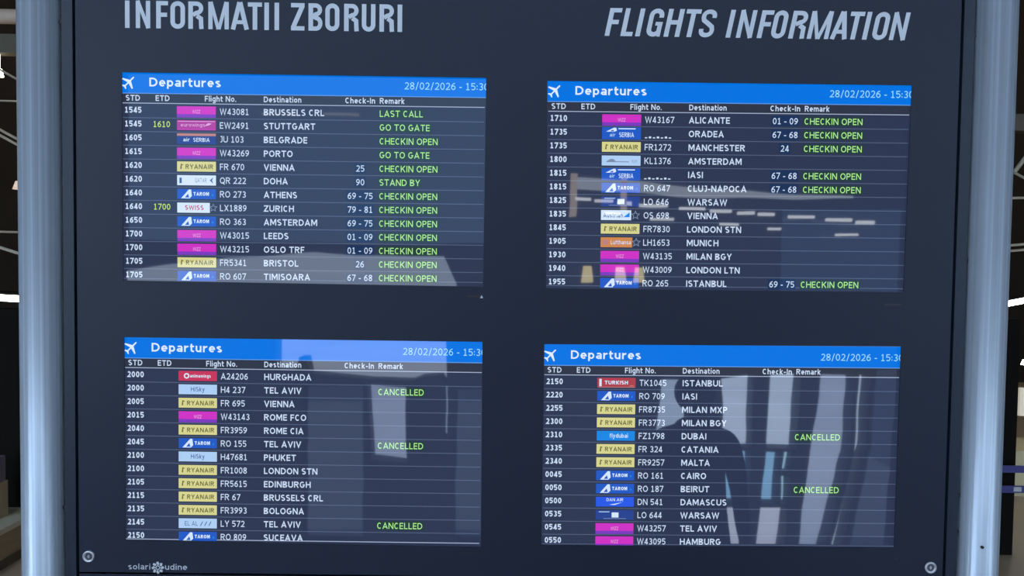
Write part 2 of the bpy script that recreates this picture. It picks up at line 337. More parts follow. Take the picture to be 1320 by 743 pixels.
# locks
for (x, z) in ((-1.086, -.784), (1.120, -.789)):
    b = MB(); n = 32; prof = [(.0155, 0), (.0155, .0035), (.0135, .0045), (.0105, .0040), (.0095, .0015)]
    for (rr, yy) in prof:
        for i in range(n):
            t = 2 * math.pi * i / n; b.v.append((x + rr * math.cos(t), -yy, Z0 + z + rr * math.sin(t)))
    for a in range(len(prof) - 1):
        for i in range(n):
            j = (i + 1) % n; b.f.append((a * n + i, a * n + j, (a + 1) * n + j, (a + 1) * n + i)); b.m.append(0); b.sm.append(True)
    o = b.build('cam_lock', chrome, board); o['label'] = 'round steel lock ring'
    b = MB(); b.tube((x, -.0002, Z0 + z), (x, -.0018, Z0 + z), .0095, n=24); b.build('lock_cylinder', mat('lock_core', (.10, .10, .13), .35, .6), o)
    b = MB(); b.box((x - .0012, -.0034, Z0 + z - .0045), (x + .0012, -.0017, Z0 + z + .0045)); b.tube((x, -.0018, Z0 + z), (x, -.0032, Z0 + z), .0032, n=12); b.build('key_slot', chrome, o)
# small slots under the screens
for (x, z, ww) in ((-.086, -.0905, .020), (1.003, -.0985, .026), (-.087, -.763, .024), (1.030, -.768, .005)):
    b = MB(); b.box((x - ww, -.0006, Z0 + z - .0024), (x + ww * .8, -.0001, Z0 + z + .0024)); b.build('sensor_slot', mat('slot_black', (.008, .009, .016), .4), board)
b = MB(); b.poly([(-.072, -.0008, Z0 - .095), (-.064, -.0008, Z0 - .095), (-.068, -.0008, Z0 - .087)]); o = b.build('arrow_mark', vinyl, board)

# heading letters: strokes with square ends, joined to one flat print per heading
T = .168; H = T / 2
def glyph(ch, w):
    """list of (points, thickness, closed) in a box w x 1"""
    V = .155; hv = V / 2
    if ch == 'I': return [([(H, 0), (H, 1)], T, 0)]
    if ch == 'L': return [([(H, 0), (H, 1)], T, 0), ([(T, hv), (w, hv)], V, 0)]
    if ch == 'T': return [([(w / 2, 0), (w / 2, 1 - V)], T, 0), ([(0, 1 - hv), (w, 1 - hv)], V, 0)]
    if ch == 'F': return [([(H, 0), (H, 1)], T, 0), ([(T, 1 - hv), (w, 1 - hv)], V, 0), ([(T, .50), (w * .92, .50)], V, 0)]
    if ch == 'H': return [([(H, 0), (H, 1)], T, 0), ([(w - H, 0), (w - H, 1)], T, 0), ([(T, .52), (w - T, .52)], V, 0)]
    if ch == 'N': return [([(H, 0), (H, 1)], T * .93, 0), ([(w - H, 0), (w - H, 1)], T * .93, 0), ([(H * .9, 1), (w - H * .9, 0)], T * .78, 0)]
    if ch == 'M': return [([(H, 0), (H, 1)], T * .93, 0), ([(w - H, 0), (w - H, 1)], T * .93, 0), ([(H * 1.2, 1), (w / 2 - .01, 0)], T * .75, 0), ([(w / 2 + .01, 0), (w - H * 1.2, 1)], T * .75, 0)]
    if ch == 'A': return [([(H * .8, 0), (w / 2 - .01, 1)], T * .98, 0), ([(w - H * .8, 0), (w / 2 + .01, 1)], T * .98, 0), ([(w * .26, .27), (w * .74, .27)], V * .9, 0)]
    if ch == 'Z': return [([(0, hv), (w, hv)], V, 0), ([(0, 1 - hv), (w, 1 - hv)], V, 0), ([(H, V * .8), (w - H, 1 - V * .8)], T, 0)]
    if ch == 'O':
        rr = w / 2 - H
        return [(arc(w / 2, 1 - hv - .17, rr, .17, 180, 0, 10) + arc(w / 2, hv + .17, rr, .17, 0, -180, 10), T * .97, 1)]
    if ch == 'U': return [([(H, 1)] + arc(w / 2, hv + .17, w / 2 - H, .17, 180, 360, 10) + [(w - H, 1)], T * .97, 0)]
    if ch == 'R': return [([(H, 0), (H, 1)], T, 0), ([(T, 1 - hv), (w * .55, 1 - hv)] + arc(w * .55, .755, w * .45 - H, .245 - hv, 90, -90, 8)[1:] + [(T, .51)], V, 0), ([(w * .56, .48), (w - H - .01, .38), (w - H, .12), (w - H + .01, 0)], T * .95, 0)]
    if ch == 'B': return [([(H, 0), (H, 1)], T, 0), ([(T, 1 - hv), (w * .5, 1 - hv)] + arc(w * .5, .76, w * .47 - H, .24 - hv, 90, -90, 8)[1:] + [(T, .52)], V, 0), ([(T, hv), (w * .55, hv)] + arc(w * .55, .27, w * .45 - H, .27 - hv, -90, 90, 8)[1:] + [(T, .52)], V, 0)]
    if ch == 'G': return [([(w - H, .68)] + arc(w / 2, 1 - hv - .17, w / 2 - H, .17, 0, 180, 10) + arc(w / 2, hv + .17, w / 2 - H, .17, 180, 345, 9) + [(w - H, .50)], T * .97, 0), ([(w * .52, .46), (w, .46)], V * .85, 0), ([(w - H * .8, 0), (w - H * .8, .40)], T * .7, 0)]
    if ch == 'S': return [([(w - H, .70)] + arc(w / 2, 1 - hv - .15, w / 2 - H, .15, 0, 180, 10) + [(H, .70), (H + .03, .61), (w * .5, .50), (w - H - .03, .38), (w - H, .28)] + arc(w / 2, hv + .15, w / 2 - H, .15, 0, -180, 10) + [(H, .30)], T * .93, 0)]
def heading(name, spec, x0, z0, s, hh, y, shear, parent):
    mb = MB()
    for (ch, gx, gw) in spec:
        w_ = gw * s / hh
        for j, (pts, t, cl) in enumerate(glyph(ch, w_)):
            ribbon(mb, pts, t, lambda q: (x0 + gx * s + (q[0] + shear * q[1]) * hh, z0 + q[1] * hh), y - .00003 * j, bool(cl))
    return mb.build(name, vinyl, parent)
s1 = .708 / 1178
heading('heading_text', [('I', 0, 23), ('N', 45, 62), ('F', 132, 50), ('O', 192, 62), ('R', 268, 64), ('M', 352, 88), ('A', 449, 74), ('T', 520, 60), ('I', 590, 23), ('I', 633, 23),
        ('Z', 703, 57), ('B', 777, 60), ('O', 848, 60), ('R', 928, 62), ('U', 1003, 58), ('R', 1078, 62), ('I', 1155, 23)], -.985, Z0 + .5835, s1, .0690, -.0008, 0, board)
s2 = .774 / 1192
heading('heading_text', [('F', 0, 48), ('L', 62, 46), ('I', 120, 24), ('G', 160, 58), ('H', 232, 62), ('T', 303, 58), ('S', 366, 60), ('I', 477, 24), ('N', 517, 64), ('F', 600, 48),
        ('O', 652, 56), ('R', 724, 62), ('M', 797, 86), ('A', 890, 64), ('T', 951, 56), ('I', 1016, 24), ('O', 1052, 58), ('N', 1122, 64)], .2385, Z0 + .5815, s2, .0705, -.0008, .20, board)
# maker's mark at the foot of the panel
b = MB()
put_text(b, 'solari', -.9835, Z0 - .8175, .0150, -.0008, width=.0575, t=.14)
b.build('maker_word', vinyl, board); b = MB()
put_text(b, 'udine', -.8875, Z0 - .8175, .0150, -.0008, width=.0575, t=.14)
b.build('maker_word', vinyl, board)
b = MB(); cx, cz = -.9065, Z0 - .8125
for i in range(8):
    a = math.pi / 4 * i; px, pz = cx + .0118 * math.cos(a), cz + .0118 * math.sin(a)
    d = Vector((math.cos(a + .5), math.sin(a + .5))); e = Vector((-d.y, d.x))
    b.poly([(px + d.x * i1 * .0042 + e.x * i2 * .0030, -.0008, pz + d.y * i1 * .0042 + e.y * i2 * .0030) for i1, i2 in ((-1, -1), (1, -1), (1, 1), (-1, 1))])
ribbon(b, [(cx - .006, cz), (cx, cz + .006), (cx + .006, cz), (cx, cz - .006)], .0022, lambda q: (q[0], q[1]), -.0008, True)
b.build('maker_emblem', vinyl, board)

# ---------------------------------------------------------------- monitors
YS = .010                       # depth of the display surface behind the panel's face
def quad(mb, x0, x1, z0, z1, y, mi=0): mb.poly([(x0, y, z0), (x1, y, z0), (x1, y, z1), (x0, y, z1)], mi)
def logo(kind, x0, x1, z0, z1, y):
    """one airline tile: flat print; returns mesh builder and its materials"""
    b = MB(); ms = []
    W_, H_ = x1 - x0, z1 - z0
    def mi(k):
        if P[k] not in ms: ms.append(P[k])
        return ms.index(P[k])
    y2 = y - .0003
    def q(a, c, d, e, k, yy=y): quad(b, x0 + a * W_, x0 + c * W_, z0 + d * H_, z0 + e * H_, yy, mi(k))
    def tx(body, a, c, d, hh, k, bold=.01): put_text(b, body, x0 + a * W_, z0 + d * H_, hh * H_, y2, width=(c - a) * W_, t=.13 + 3 * bold, mi=mi(k))
    def fin(k='white', dz=0., sc_=1.):
        pts = [(.10, .06), (.30, .94), (.36, .94), (.38, .30), (.32, .06)]
        b.poly([(x0 + a * W_, y2, z0 + (dz + c * sc_) * H_) for a, c in pts], mi(k))
        b.poly([(x0 + a * W_, y2 - .0002, z0 + (dz + c * sc_) * H_) for a, c in [(.20, .14), (.28, .52), (.31, .14)]], mi('blue'))
    if kind == 'pink': q(0, 1, 0, 1, 'pink'); q(0, 1, -.12, .22, 'purple', y - .0001); tx('WIZZ', .40, .60, .30, .34, 'lpink', 0)
    elif kind == 'ew': q(0, 1, 0, 1, 'mag'); q(.02, .98, .84, .90, 'lpink', y2); q(.02, .98, .06, .12, 'pink', y2); tx('eurowings', .10, .72, .36, .34, 'lpink', 0); b.poly([(x0 + a * W_, y2, z0 + c * H_) for a, c in [(.70, .40), (.80, .72), (.90, .66), (.82, .50)]], mi('lpink'))
    elif kind == 'ju': q(0, 1, 0, .78, 'dblue'); q(0, 1, .80, 1.05, 'salmon'); tx('air', .16, .33, .26, .36, 'white'); tx('SERBIA', .42, .84, .22, .40, 'white')
    elif kind == 'fr': q(0, 1, 0, 1, 'yel'); tx('RYANAIR', .22, .93, .26, .46, 'olive', .02); b.poly([(x0 + a * W_, y2, z0 + c * H_) for a, c in [(.08, .25), (.10, .78), (.17, .66), (.12, .60), (.12, .25)]], mi('olive'))
    elif kind == 'qr': q(0, 1, 0, 1, 'white'); q(.06, .12, .2, .75, 'ink', y2); tx('QATAR', .46, .76, .30, .42, 'grey', 0); b.poly([(x0 + a * W_, y2, z0 + c * H_) for a, c in [(.84, .5), (.93, .82), (.90, .5), (.93, .18)]], mi('ink'))
    elif kind == 'ro': q(0, 1, 0, 1, 'blue'); fin(); tx('TAROM', .42, .82, .34, .36, 'white', .04); b.poly([(x0 + a * W_, y2, z0 + c * H_) for a, c in [(.88, .34), (.94, .34), (.91, .60)]], mi('azure'))
    elif kind == 'ro2': q(0, 1, -.10, 1.1, 'blue'); fin('white', .62, .45); q(.42, .86, .90, 1.0, 'white', y2); tx('air', .20, .34, .16, .36, 'pale'); tx('SERBIA', .44, .82, .12, .46, 'white')
    elif kind == 'lx': q(0, .84, 0, 1, 'white'); tx('SWISS', .20, .68, .28, .46, 'sred', .02); star(b, x0 + .93 * W_, z0 + .5 * H_, .38 * H_, y2, mi('grey'))
    elif kind == 'kl': q(0, 1, 0, 1, 'pale'); q(.12, .70, .34, .42, 'grey', y2); b.poly([(x0 + a * W_, y2, z0 + c * H_) for a, c in [(.12, .42), (.22, .66), (.30, .66), (.36, .42)]], mi('grey')); tx('KLM', .78, .90, .3, .3, 'grey', 0)
    elif kind == 'lo': q(0, 1, 0, 1, 'dblue'); q(.42, .60, .24, .76, 'white', y2); q(.08, .36, .78, .86, 'pale', y2); q(.20, .80, .10, .16, 'grey', y2)
    elif kind == 'os': q(0, .78, 0, 1, 'white'); tx('Austrian', .06, .56, .26, .46, 'ink', .01); b.poly([(x0 + a * W_, y2, z0 + c * H_) for a, c in [(.58, .3), (.74, .3), (.74, .8)]], mi('azure')); star(b, x0 + .89 * W_, z0 + .5 * H_, .42 * H_, y2, mi('grey'))
    elif kind == 'lh': q(0, .82, 0, 1, 'orange'); tx('Lufthansa', .26, .78, .30, .42, 'white', 0); star(b, x0 + .92 * W_, z0 + .5 * H_, .42 * H_, y2, mi('grey')); b.tube((x0 + .13 * W_, y, z0 + .5 * H_), (x0 + .13 * W_, y2, z0 + .5 * H_), .3 * H_, n=14, mi=mi('salmon'))
    elif kind == 'a2': q(0, 1, 0, 1, 'red'); b.tube((x0 + .21 * W_, y, z0 + .5 * H_), (x0 + .21 * W_, y2, z0 + .5 * H_), .28 * H_, n=16, mi=mi('white')); b.tube((x0 + .21 * W_, y2, z0 + .5 * H_), (x0 + .21 * W_, y2 - .0002, z0 + .5 * H_), .15 * H_, n=12, mi=mi('red')); tx('animawings', .30, .84, .34, .34, 'white', .02)
    elif kind == 'h4': q(0, 1, 0, 1, 'pale'); tx('HiSky', .32, .68, .30, .46, 'ink', .01)
    elif kind == 'tk': q(0, 1, 0, 1, 'red2'); q(.05, .11, .12, .88, 'white', y2); tx('TURKISH', .19, .80, .32, .38, 'white', .03); q(.84, .95, .14, .22, 'salmon', y2); q(.02, .98, .0, .06, 'salmon', y2)
    elif kind == 'fz': q(0, 1, 0, 1, 'azure'); tx('flydubai', .34, .82, .30, .44, 'white', .01)
    elif kind == 'dn': q(0, 1, 0, 1, 'vblue'); tx('DAN AIR', .28, .72, .56, .32, 'white', .01); b.poly([(x0 + a * W_, y2, z0 + c * H_) for a, c in [(.35, .20), (.50, .18), (.70, .46), (.50, .30)]], mi('white'))
    elif kind == 'ly': q(0, 1, 0, 1, 'pale'); tx('EL AL', .16, .50, .26, .46, 'ink', 0); tx('///', .56, .86, .28, .40, 'ink', 0)
    return b, ms
def star(b, x, z, r_, y, mi):
    pts = []
    for i in range(10):
        a = math.pi / 2 + i * math.pi / 5; rr = r_ if i % 2 == 0 else r_ * .45
        pts.append((x + rr * math.cos(a), z + rr * math.sin(a)))
    ribbon(b, pts, r_ * .16, lambda q: (q[0], q[1]), y, True, mi)
PLANE = [(0, 1), (.09, .9), (.10, .32), (.95, -.18), (.95, -.36), (.10, -.12), (.08, -.62), (.36, -.84), (.36, -.98), (0, -.88)]
PLANE = PLANE + [(-a, c) for a, c in reversed(PLANE[1:-1])]
O = 'CHECKIN OPEN'; G = 'GO TO GATE'; X = 'CANCELLED'
DATA = [
 [('1545', '', 'pink', 'W43081', 'BRUSSELS CRL', '', 'LAST CALL'), ('1545', '1610', 'ew', 'EW2491', 'STUTTGART', '', G), ('1605', '', 'ju', 'JU 103', 'BELGRADE', '', O),
  ('1615', '', 'pink', 'W43269', 'PORTO', '', G), ('1620', '', 'fr', 'FR 670', 'VIENNA', '25', O), ('1620', '', 'qr', 'QR 222', 'DOHA', '90', 'STAND BY'),
  ('1640', '', 'ro', 'RO 273', 'ATHENS', '69 - 75', O), ('1640', '1700', 'lx', 'LX1889', 'ZURICH', '79 - 81', O), ('1650', '', 'ro', 'RO 363', 'AMSTERDAM', '69 - 75', O),
  ('1700', '', 'pink', 'W43015', 'LEEDS', '01 - 09', O), ('1700', '', 'pink', 'W43215', 'OSLO TRF', '01 - 09', O), ('1705', '', 'fr', 'FR5341', 'BRISTOL', '26', O), ('1705', '', 'ro', 'RO 607', 'TIMISOARA', '67 - 68', O)],
 [('1710', '', 'pink', 'W43167', 'ALICANTE', '01 - 09', O), ('1735', '', 'ro2', '', 'ORADEA', '67 - 68', O), ('1735', '', 'fr', 'FR1272', 'MANCHESTER', '24', O),
  ('1800', '', 'kl', 'KL1376', 'AMSTERDAM', '', ''), ('1815', '', 'ro2', '', 'IASI', '67 - 68', O), ('1815', '', 'ro', 'RO 647', 'CLUJ-NAPOCA', '67 - 68', O),
  ('1825', '', 'lo', 'LO 646', 'WARSAW', '', ''), ('1835', '', 'os', 'OS 698', 'VIENNA', '', ''), ('1845', '', 'fr', 'FR7830', 'LONDON STN', '', ''),
  ('1905', '', 'lh', 'LH1653', 'MUNICH', '', ''), ('1930', '', 'pink', 'W43135', 'MILAN BGY', '', ''), ('1940', '', 'pink', 'W43009', 'LONDON LTN', '', ''), ('1955', '', 'ro', 'RO 265', 'ISTANBUL', '69 - 75', O)],
 [('2000', '', 'a2', 'A24206', 'HURGHADA', '', ''), ('2000', '', 'h4', 'H4 237', 'TEL AVIV', '', X), ('2005', '', 'fr', 'FR 695', 'VIENNA', '', ''),
  ('2015', '', 'pink', 'W43143', 'ROME FCO', '', ''), ('2040', '', 'fr', 'FR3959', 'ROME CIA', '', ''), ('2045', '', 'ro', 'RO 155', 'TEL AVIV', '', X),
  ('2100', '', 'h4', 'H47681', 'PHUKET', '', ''), ('2100', '', 'fr', 'FR1008', 'LONDON STN', '', ''), ('2105', '', 'fr', 'FR5615', 'EDINBURGH', '', ''),
  ('2115', '', 'fr', 'FR 67', 'BRUSSELS CRL', '', ''), ('2135', '', 'fr', 'FR3993', 'BOLOGNA', '', ''), ('2145', '', 'ly', 'LY 572', 'TEL AVIV', '', X), ('2150', '', 'ro', 'RO 809', 'SUCEAVA', '', '')],
 [('2150', '', 'tk', 'TK1045', 'ISTANBUL', '', ''), ('2220', '', 'ro', 'RO 709', 'IASI', '', ''), ('2255', '', 'fr', 'FR8735', 'MILAN MXP', '', ''),
  ('2300', '', 'fr', 'FR3773', 'MILAN BGY', '', ''), ('2310', '', 'fz', 'FZ1798', 'DUBAI', '', X), ('2335', '', 'fr', 'FR 324', 'CATANIA', '', ''),
  ('2340', '', 'fr', 'FR9257', 'MALTA', '', ''), ('0045', '', 'ro', 'RO 161', 'CAIRO', '', ''), ('0050', '', 'ro', 'RO 187', 'BEIRUT', '', X),
  ('0500', '', 'dn', 'DN 541', 'DAMASCUS', '', ''), ('0535', '', 'lo', 'LO 644', 'WARSAW', '', ''), ('0545', '', 'pink', 'W43257', 'TEL AVIV', '', ''), ('0550', '', 'pink', 'W43095', 'HAMBURG', '', '')]]
MLAB = ['departures monitor showing 1545 to 1705 flights, under the Romanian heading', 'departures monitor showing 1710 to 1955 flights, under the English heading',
        'departures monitor showing 2000 to 2150 flights, hurghada on its first row', 'departures monitor showing late night flights to hamburg, istanbul on its first row']
for si, (q, rows) in enumerate(zip(QUADS, DATA)):
    cx = sum(a for a, _ in q) / 4 * (1 + YS / 1.9266); cz = sum(c for _, c in q) / 4 * (1 + YS / 1.9266)
    tl, tr, br_, bl = [Vector(a) for a in q]
    Wd = ((tr - tl) + (br_ - bl)).length / 2 * (1 + YS / 1.9266); Hd = ((tl - bl) + (tr - br_)).length / 2 * (1 + YS / 1.9266)
    d = (tr - tl) + (br_ - bl); rot = math.atan2(d.y, d.x)
    mon = thing('departures_monitor', (cx, YS, Z0 + cz), MLAB[si], 'monitor', 'four departures monitors of the board')
    mon.rotation_euler = (0, -rot - math.radians((.25, .10, .22, 0)[si]), 0); mon.location.z += (.0042, .0040, .0020, 0)[si]
    fx = lambda t: (t - .5) * Wd
    fz = lambda t: (.5 - t) * Hd
    e = .012
    b = MB(); b.box((-Wd / 2 - .02, .004, -Hd / 2 - .02), (Wd / 2 + .02, .055, Hd / 2 + .02)); b.build('housing', black, mon)
    b = MB(); b.box((-Wd / 2 - e, 0, -Hd / 2 - e), (Wd / 2 + e, .003, Hd / 2 + e)); b.build('screen_surface', scr_base, mon)
    b = MB(); quad(b, -Wd / 2 - e, Wd / 2 + e, fz(.103), Hd / 2 + e, -.0003); quad(b, -Wd / 2 - e, Wd / 2 + e, fz(.107), fz(.103), -.0003, 1)
    quad(b, -Wd / 2 - e, Wd / 2 + e, fz(.0), fz(-.009), -.0004, 1)
    hb = b.build('header_bar', [s_blue, s_blue_dim], mon)
    b = MB(); ang = -math.radians(45); sc_ = .036 * Hd; ox, oz = fx(.0195), fz(.053)
    b.poly([(ox + (a * math.cos(ang) - c * math.sin(ang)) * sc_ * 1.0, -.0006, oz + (a * math.sin(ang) + c * math.cos(ang)) * sc_) for a, c in PLANE]); b.build('aeroplane_icon', s_title, hb)
    b = MB(); put_text(b, 'Departures', fx(.076), fz(.072), .0415 * Hd, -.0006, width=.196 * Wd, t=.175); b.build('title_text', s_title, hb)
    b = MB(); put_text(b, '28/02/2026 - 15:30', fx(.777), fz(.071), .034 * Hd, -.0006, width=.231 * Wd, t=.12); b.build('date_text', s_cyan, hb)
    b = MB(); quad(b, -Wd / 2 - e, Wd / 2 + e, fz(.1500), fz(.107), -.0003, 0); quad(b, -Wd / 2 + .002, Wd / 2 - .002, fz(.1535), fz(.1500), -.0004, 1)
    ch = b.build('column_header', [s_hdr, s_line2], mon)
    for body, a, c in (('STD', .011, .050), ('ETD', .093, .131), ('Flight No.', .228, .314), ('Destination', .390, .493), ('Check-In', .614, .696), ('Remark', .709, .777)):
        b = MB(); put_text(b, body, fx(a), fz(.1405), .027 * Hd, -.0006, width=(c - a) * Wd, t=.17); b.build('column_title', s_white, ch)
    hh = .0305 * Hd
    wd = lambda body, ref, wr: like(body, ref, wr * Wd)
    for i, (std, etd, lg, fl, dest, chk, rem) in enumerate(rows):
        zc = .1875 + .0657 * i; zb = zc + .0155
        b = MB(); zl = min(zc + .0320, .990)
        quad(b, -Wd / 2 + .001, Wd / 2 - .003, fz(zl + .0035), fz(zl), -.0003)
        row = b.build('flight_row', s_line if i < 12 or si != 2 else s_line2, mon)
        row['label'] = 'row to ' + dest.lower() + ' at ' + std
        b = MB(); put_text(b, std, fx(.008), fz(zb - .005), .0285 * Hd, -.0006, width=.046 * Wd, t=.20); b.build('departure_time', s_white, row)
        if etd:
            b = MB(); put_text(b, etd, fx(.086), fz(zb - .004), .0285 * Hd, -.0006, width=.046 * Wd, t=.14); b.build('expected_time', s_yg, row)
        b, ms = logo(lg, fx(.151), fx(.258), fz(zc + .0245), fz(zc - .0235), -.0005); b.build('airline_logo', ms, row)
        b = MB()
        if fl: put_text(b, fl, fx(.269), fz(zb), hh, -.0006, wd(fl, 'W43081', .080), t=.14)
        else:                                     # the display was caught mid-change: only the feet of the characters are lit
            for k_ in range(7): quad(b, fx(.269 + k_ * .0110), fx(.2755 + k_ * .0110), fz(zb + .008), fz(zb + .003 - .004 * (k_ % 2)), -.0006)
        b.build('flight_number', s_white, row)
        b = MB(); put_text(b, dest, fx(.390), fz(zb), hh, -.0006, wd(dest, 'BRUSSELS CRL', .166), t=.175); b.build('destination', s_white, row)
        if chk:
            b = MB(); wt = put_text(b, chk, fx(.656), fz(zb), hh, -.0006, wd(chk, '69 - 75', .069), align='c', t=.14)
            quad(b, fx(.656) - wt / 2 - .004, fx(.656) + wt / 2 + .004, fz(zc + .025), fz(zc - .025), -.0004, 1); b.build('check_in_desks', [s_white, s_cellb], row)
        if rem:
            b = MB(); wt = put_text(b, rem, fx(.709), fz(zb), hh, -.0006, wd(rem, O, .160), t=.14)
            quad(b, fx(.709) - .003, fx(.709) + wt + .004, fz(zc + .0225), fz(zc - .0225), -.0004, 1); b.build('remark', [s_green, s_cell], row)

# ---------------------------------------------------------------- hall behind the board, seen past the poles
warm = mat('warm_lamp', (0, 0, 0), .5, emit=(1, .86, .66), es=9)
cool = mat('white_lamp', (0, 0, 0), .5, emit=(1, .95, .85), es=12)
steel = mat('roof_steel', (.50, .43, .34), .5, .2); duct = mat('beige_duct', (.62, .48, .38), .6)
blackm = mat('black_cladding', (.008, .007, .006), .9, spec=.1)
def rod(name, a, c, rr, m_, label, cat, group=None):
    b = MB(); b.tube(a, c, rr, n=10); return tag(b.build(name, m_), label, cat, group)
rod('air_duct', (-9, 6, 4.80), (-4.2, 6, 4.80), .075, duct, 'beige round air duct high up beside the board, topmost in the hall', 'duct')
b = MB(); b.box((-9, 6.2, 4.48), (-4.2, 6.35, 4.68)); tag(b.build('roof_beam', mat('olive_beam', (.10, .09, .065), .7)), 'dull olive flat roof beam just below the beige duct', 'beam')
rod('tension_rod', (-5.9, 6.16, 4.52), (-4.7, 6.16, 3.86), .012, steel, 'thin steel rod sloping down right under the olive beam', 'rod')
rod('tension_rod', (-6.2, 6.1, 3.96), (-4.2, 6.1, 3.92), .009, steel, 'thin level wire across the dark hall under the olive beam', 'rod')
rod('tension_rod', (-6.0, 6.1, 3.93), (-4.8, 6.1, 3.30), .014, steel, 'upper one of two close parallel sloping steel rods', 'rod')
rod('tension_rod', (-6.0, 6.1, 3.87), (-4.8, 6.1, 3.24), .014, steel, 'lower one of two close parallel sloping steel rods', 'rod')
rod('tension_rod', (-6.5, 6.18, 2.57), (-4.2, 6.18, 2.53), .012, steel, 'level steel tube above the white strip lamp by the aluminium pole', 'rod')
rod('tension_rod', (-6.0, 6.1, 2.55), (-4.8, 6.1, 2.18), .016, mat('pale_rod', (.5, .46, .38), .5), 'pale rod sloping down right just above the white strip lamp', 'rod')
def lamp(a, c, hh, label, parent_label=None):
    t = thing('strip_lamp', ((a[0] + c[0]) / 2, a[1], (a[2] + c[2]) / 2), label, 'lamp')
    a = Vector(a) - t.location; c = Vector(c) - t.location
    b = MB(); b.tube(a, c, hh, n=10); b.build('lamp_tube', cool, t)
    b = MB(); b.tube(a + Vector((0, .02, hh * 1.4)), c + Vector((0, .02, hh * 1.4)), hh * .8, n=6); b.build('lamp_housing', blackm, t)
lamp((-7.2, 6, 1.93), (-5.02, 6, 1.83), .035, 'bright white strip lamp glowing beside the aluminium pole under the headings side with the duct')
lamp((5.28, 6, 1.91), (7.2, 6, 2.30), .030, 'bright white strip lamp rising outward beyond the other aluminium pole')
b = MB(); b.tube((-5.36, 6.27, 3.11), (-5.36, 6.27, 3.02), .03, .06, n=12); b.tube((-5.36, 6.27, 4.48), (-5.36, 6.27, 3.10), .012, n=6); tag(b.build('spot_lamp', mat('spot_glow', (.3, .2, .15), .5, emit=(1, .8, .65), es=.6)), 'small pinkish spot lamp half hidden by the aluminium pole', 'lamp')
b = MB(); b.tube((-5.56, 6.27, 4.32), (-5.56, 6.27, 4.24), .03, .045, n=12); b.tube((-5.56, 6.27, 4.48), (-5.56, 6.27, 4.31), .012, n=6); tag(b.build('spot_lamp', warm), 'small white spot lamp beneath the olive beam', 'lamp')
# left foot: tall black screen, coat, counter
b = MB(); b.box((-4.35, 3.9, 1.05), (-3.2, 4.0, 1.88)); b.box((-4.0, 3.9, 0.0), (-3.78, 4.0, 1.05)); tag(b.build('display_screen_stand', blackm), 'tall black stand screen behind the aluminium pole under the strip lamp', 'stand')
ct = thing('service_counter', (-3.99, 3.6, 0), 'pale wooden counter with a cream worktop at the far edge beside the pole', 'counter')
b = MB(); b.box((-.9, -.3, 0), (.32, .25, .06)); b.build('plinth', mat('counter_plinth', (.12, .09, .07), .6), ct)
b = MB(); b.box((-.9, -.28, .06), (.30, .25, .28)); b.build('front', mat('counter_wood', (.42, .32, .2), .5, noise=((8, 2, 30), .2)), ct)
b = MB(); b.box((-.95, -.33, .28), (.36, .28, .32)); b.build('worktop', mat('cream_top', (.75, .70, .55), .4), ct)
bt = thing('paper_bag', (-3.86, 3.65, .32), 'beige paper bag with a mauve top standing on the counter', 'bag')
b = MB(); b.box((-.07, -.06, 0), (.07, .06, .27)); b.build('bag_body', mat('bag_beige', (.50, .40, .26), .7), bt)
b = MB(); b.box((-.06, -.05, .27), (.06, .05, .46)); b.build('bag_top', mat('bag_mauve', (.24, .20, .27), .7), bt)
# right: black column, retractable belts, wall
b = MB(); b.box((3.78, 3.95, 0), (4.072, 4.1, 1.9)); tag(b.build('black_column', blackm), 'slim black square column standing just outside the aluminium pole', 'column')
b = MB(); b.box((4.2, 5.5, 0), (7.5, 6.0, .43)); b.box((4.15, 5.45, .43), (7.5, 6.05, .47)); tag(b.build('low_bench', mat('yellow_beige_board', (.72, .62, .38), .6, noise=((2, 2, 1), .15))), 'long low yellowish beige bench beyond the black column', 'bench')
for z, lab in ((.72, 'upper violet blue barrier belt crossing the black column'), (.56, 'lower violet blue barrier belt with a white mark crossing the black column')):
    o = MB(); o.box((3.6, 3.86, z - .028), (5.0, 3.87, z + .028)); o2 = tag(o.build('barrier_belt', mat('violet_belt', (.06, .055, .24), .6)), lab, 'barrier', 'belts by the black column')
b = MB(); b.box((4.0, 3.852, .545), (4.06, 3.858, .580)); bm_ = b.build('belt_mark', mat('white_mark', (.6, .6, .65), .6), o2)
rod('roof_strut', (5.36, 6, 3.32), (5.75, 6, 3.85), .022, mat('pale_rod', (.5, .46, .38), .5), 'pale V strut rising outward beside the second aluminium pole', 'strut')
rod('roof_strut', (5.36, 6, 3.32), (5.80, 6, 3.10), .014, steel, 'thin dark strut falling outward from the foot of the pale one', 'strut')
for k, z in enumerate((3.05, 2.52, 2.46)):
    rod('cable_tray_bar', (5.1, 6.1, z), (6.6, 6.1, z + .04 + .10 * (k > 0)), .014, steel, ['highest thin steel bar beside the second pole', 'middle thin steel bar beside the second pole', 'lowest thin steel bar beside the second pole'][k], 'bar')
b = MB(); b.box((4.9, 6.2, 3.80), (7.5, 6.4, 3.98)); tag(b.build('roof_beam', mat('brown_beam', (.12, .09, .07), .7)), 'dull brown flat roof beam high above the pale V strut', 'beam')
b = MB(); b.tube((5.55, 6, 1.32), (5.55, 6, 1.27), .02, .035, n=12); tag(b.build('spot_lamp', cool), 'tiny bright spot lamp beyond the black column', 'lamp')
b = MB(); b.box((5.50, 5.98, .72), (5.9, 6.02, 1.02)); tag(b.build('light_sign', mat('light_sign', (.5, .5, .45), .5, emit=(.8, .75, .6), es=.5)), 'small pale lit sign beyond the black column', 'sign')
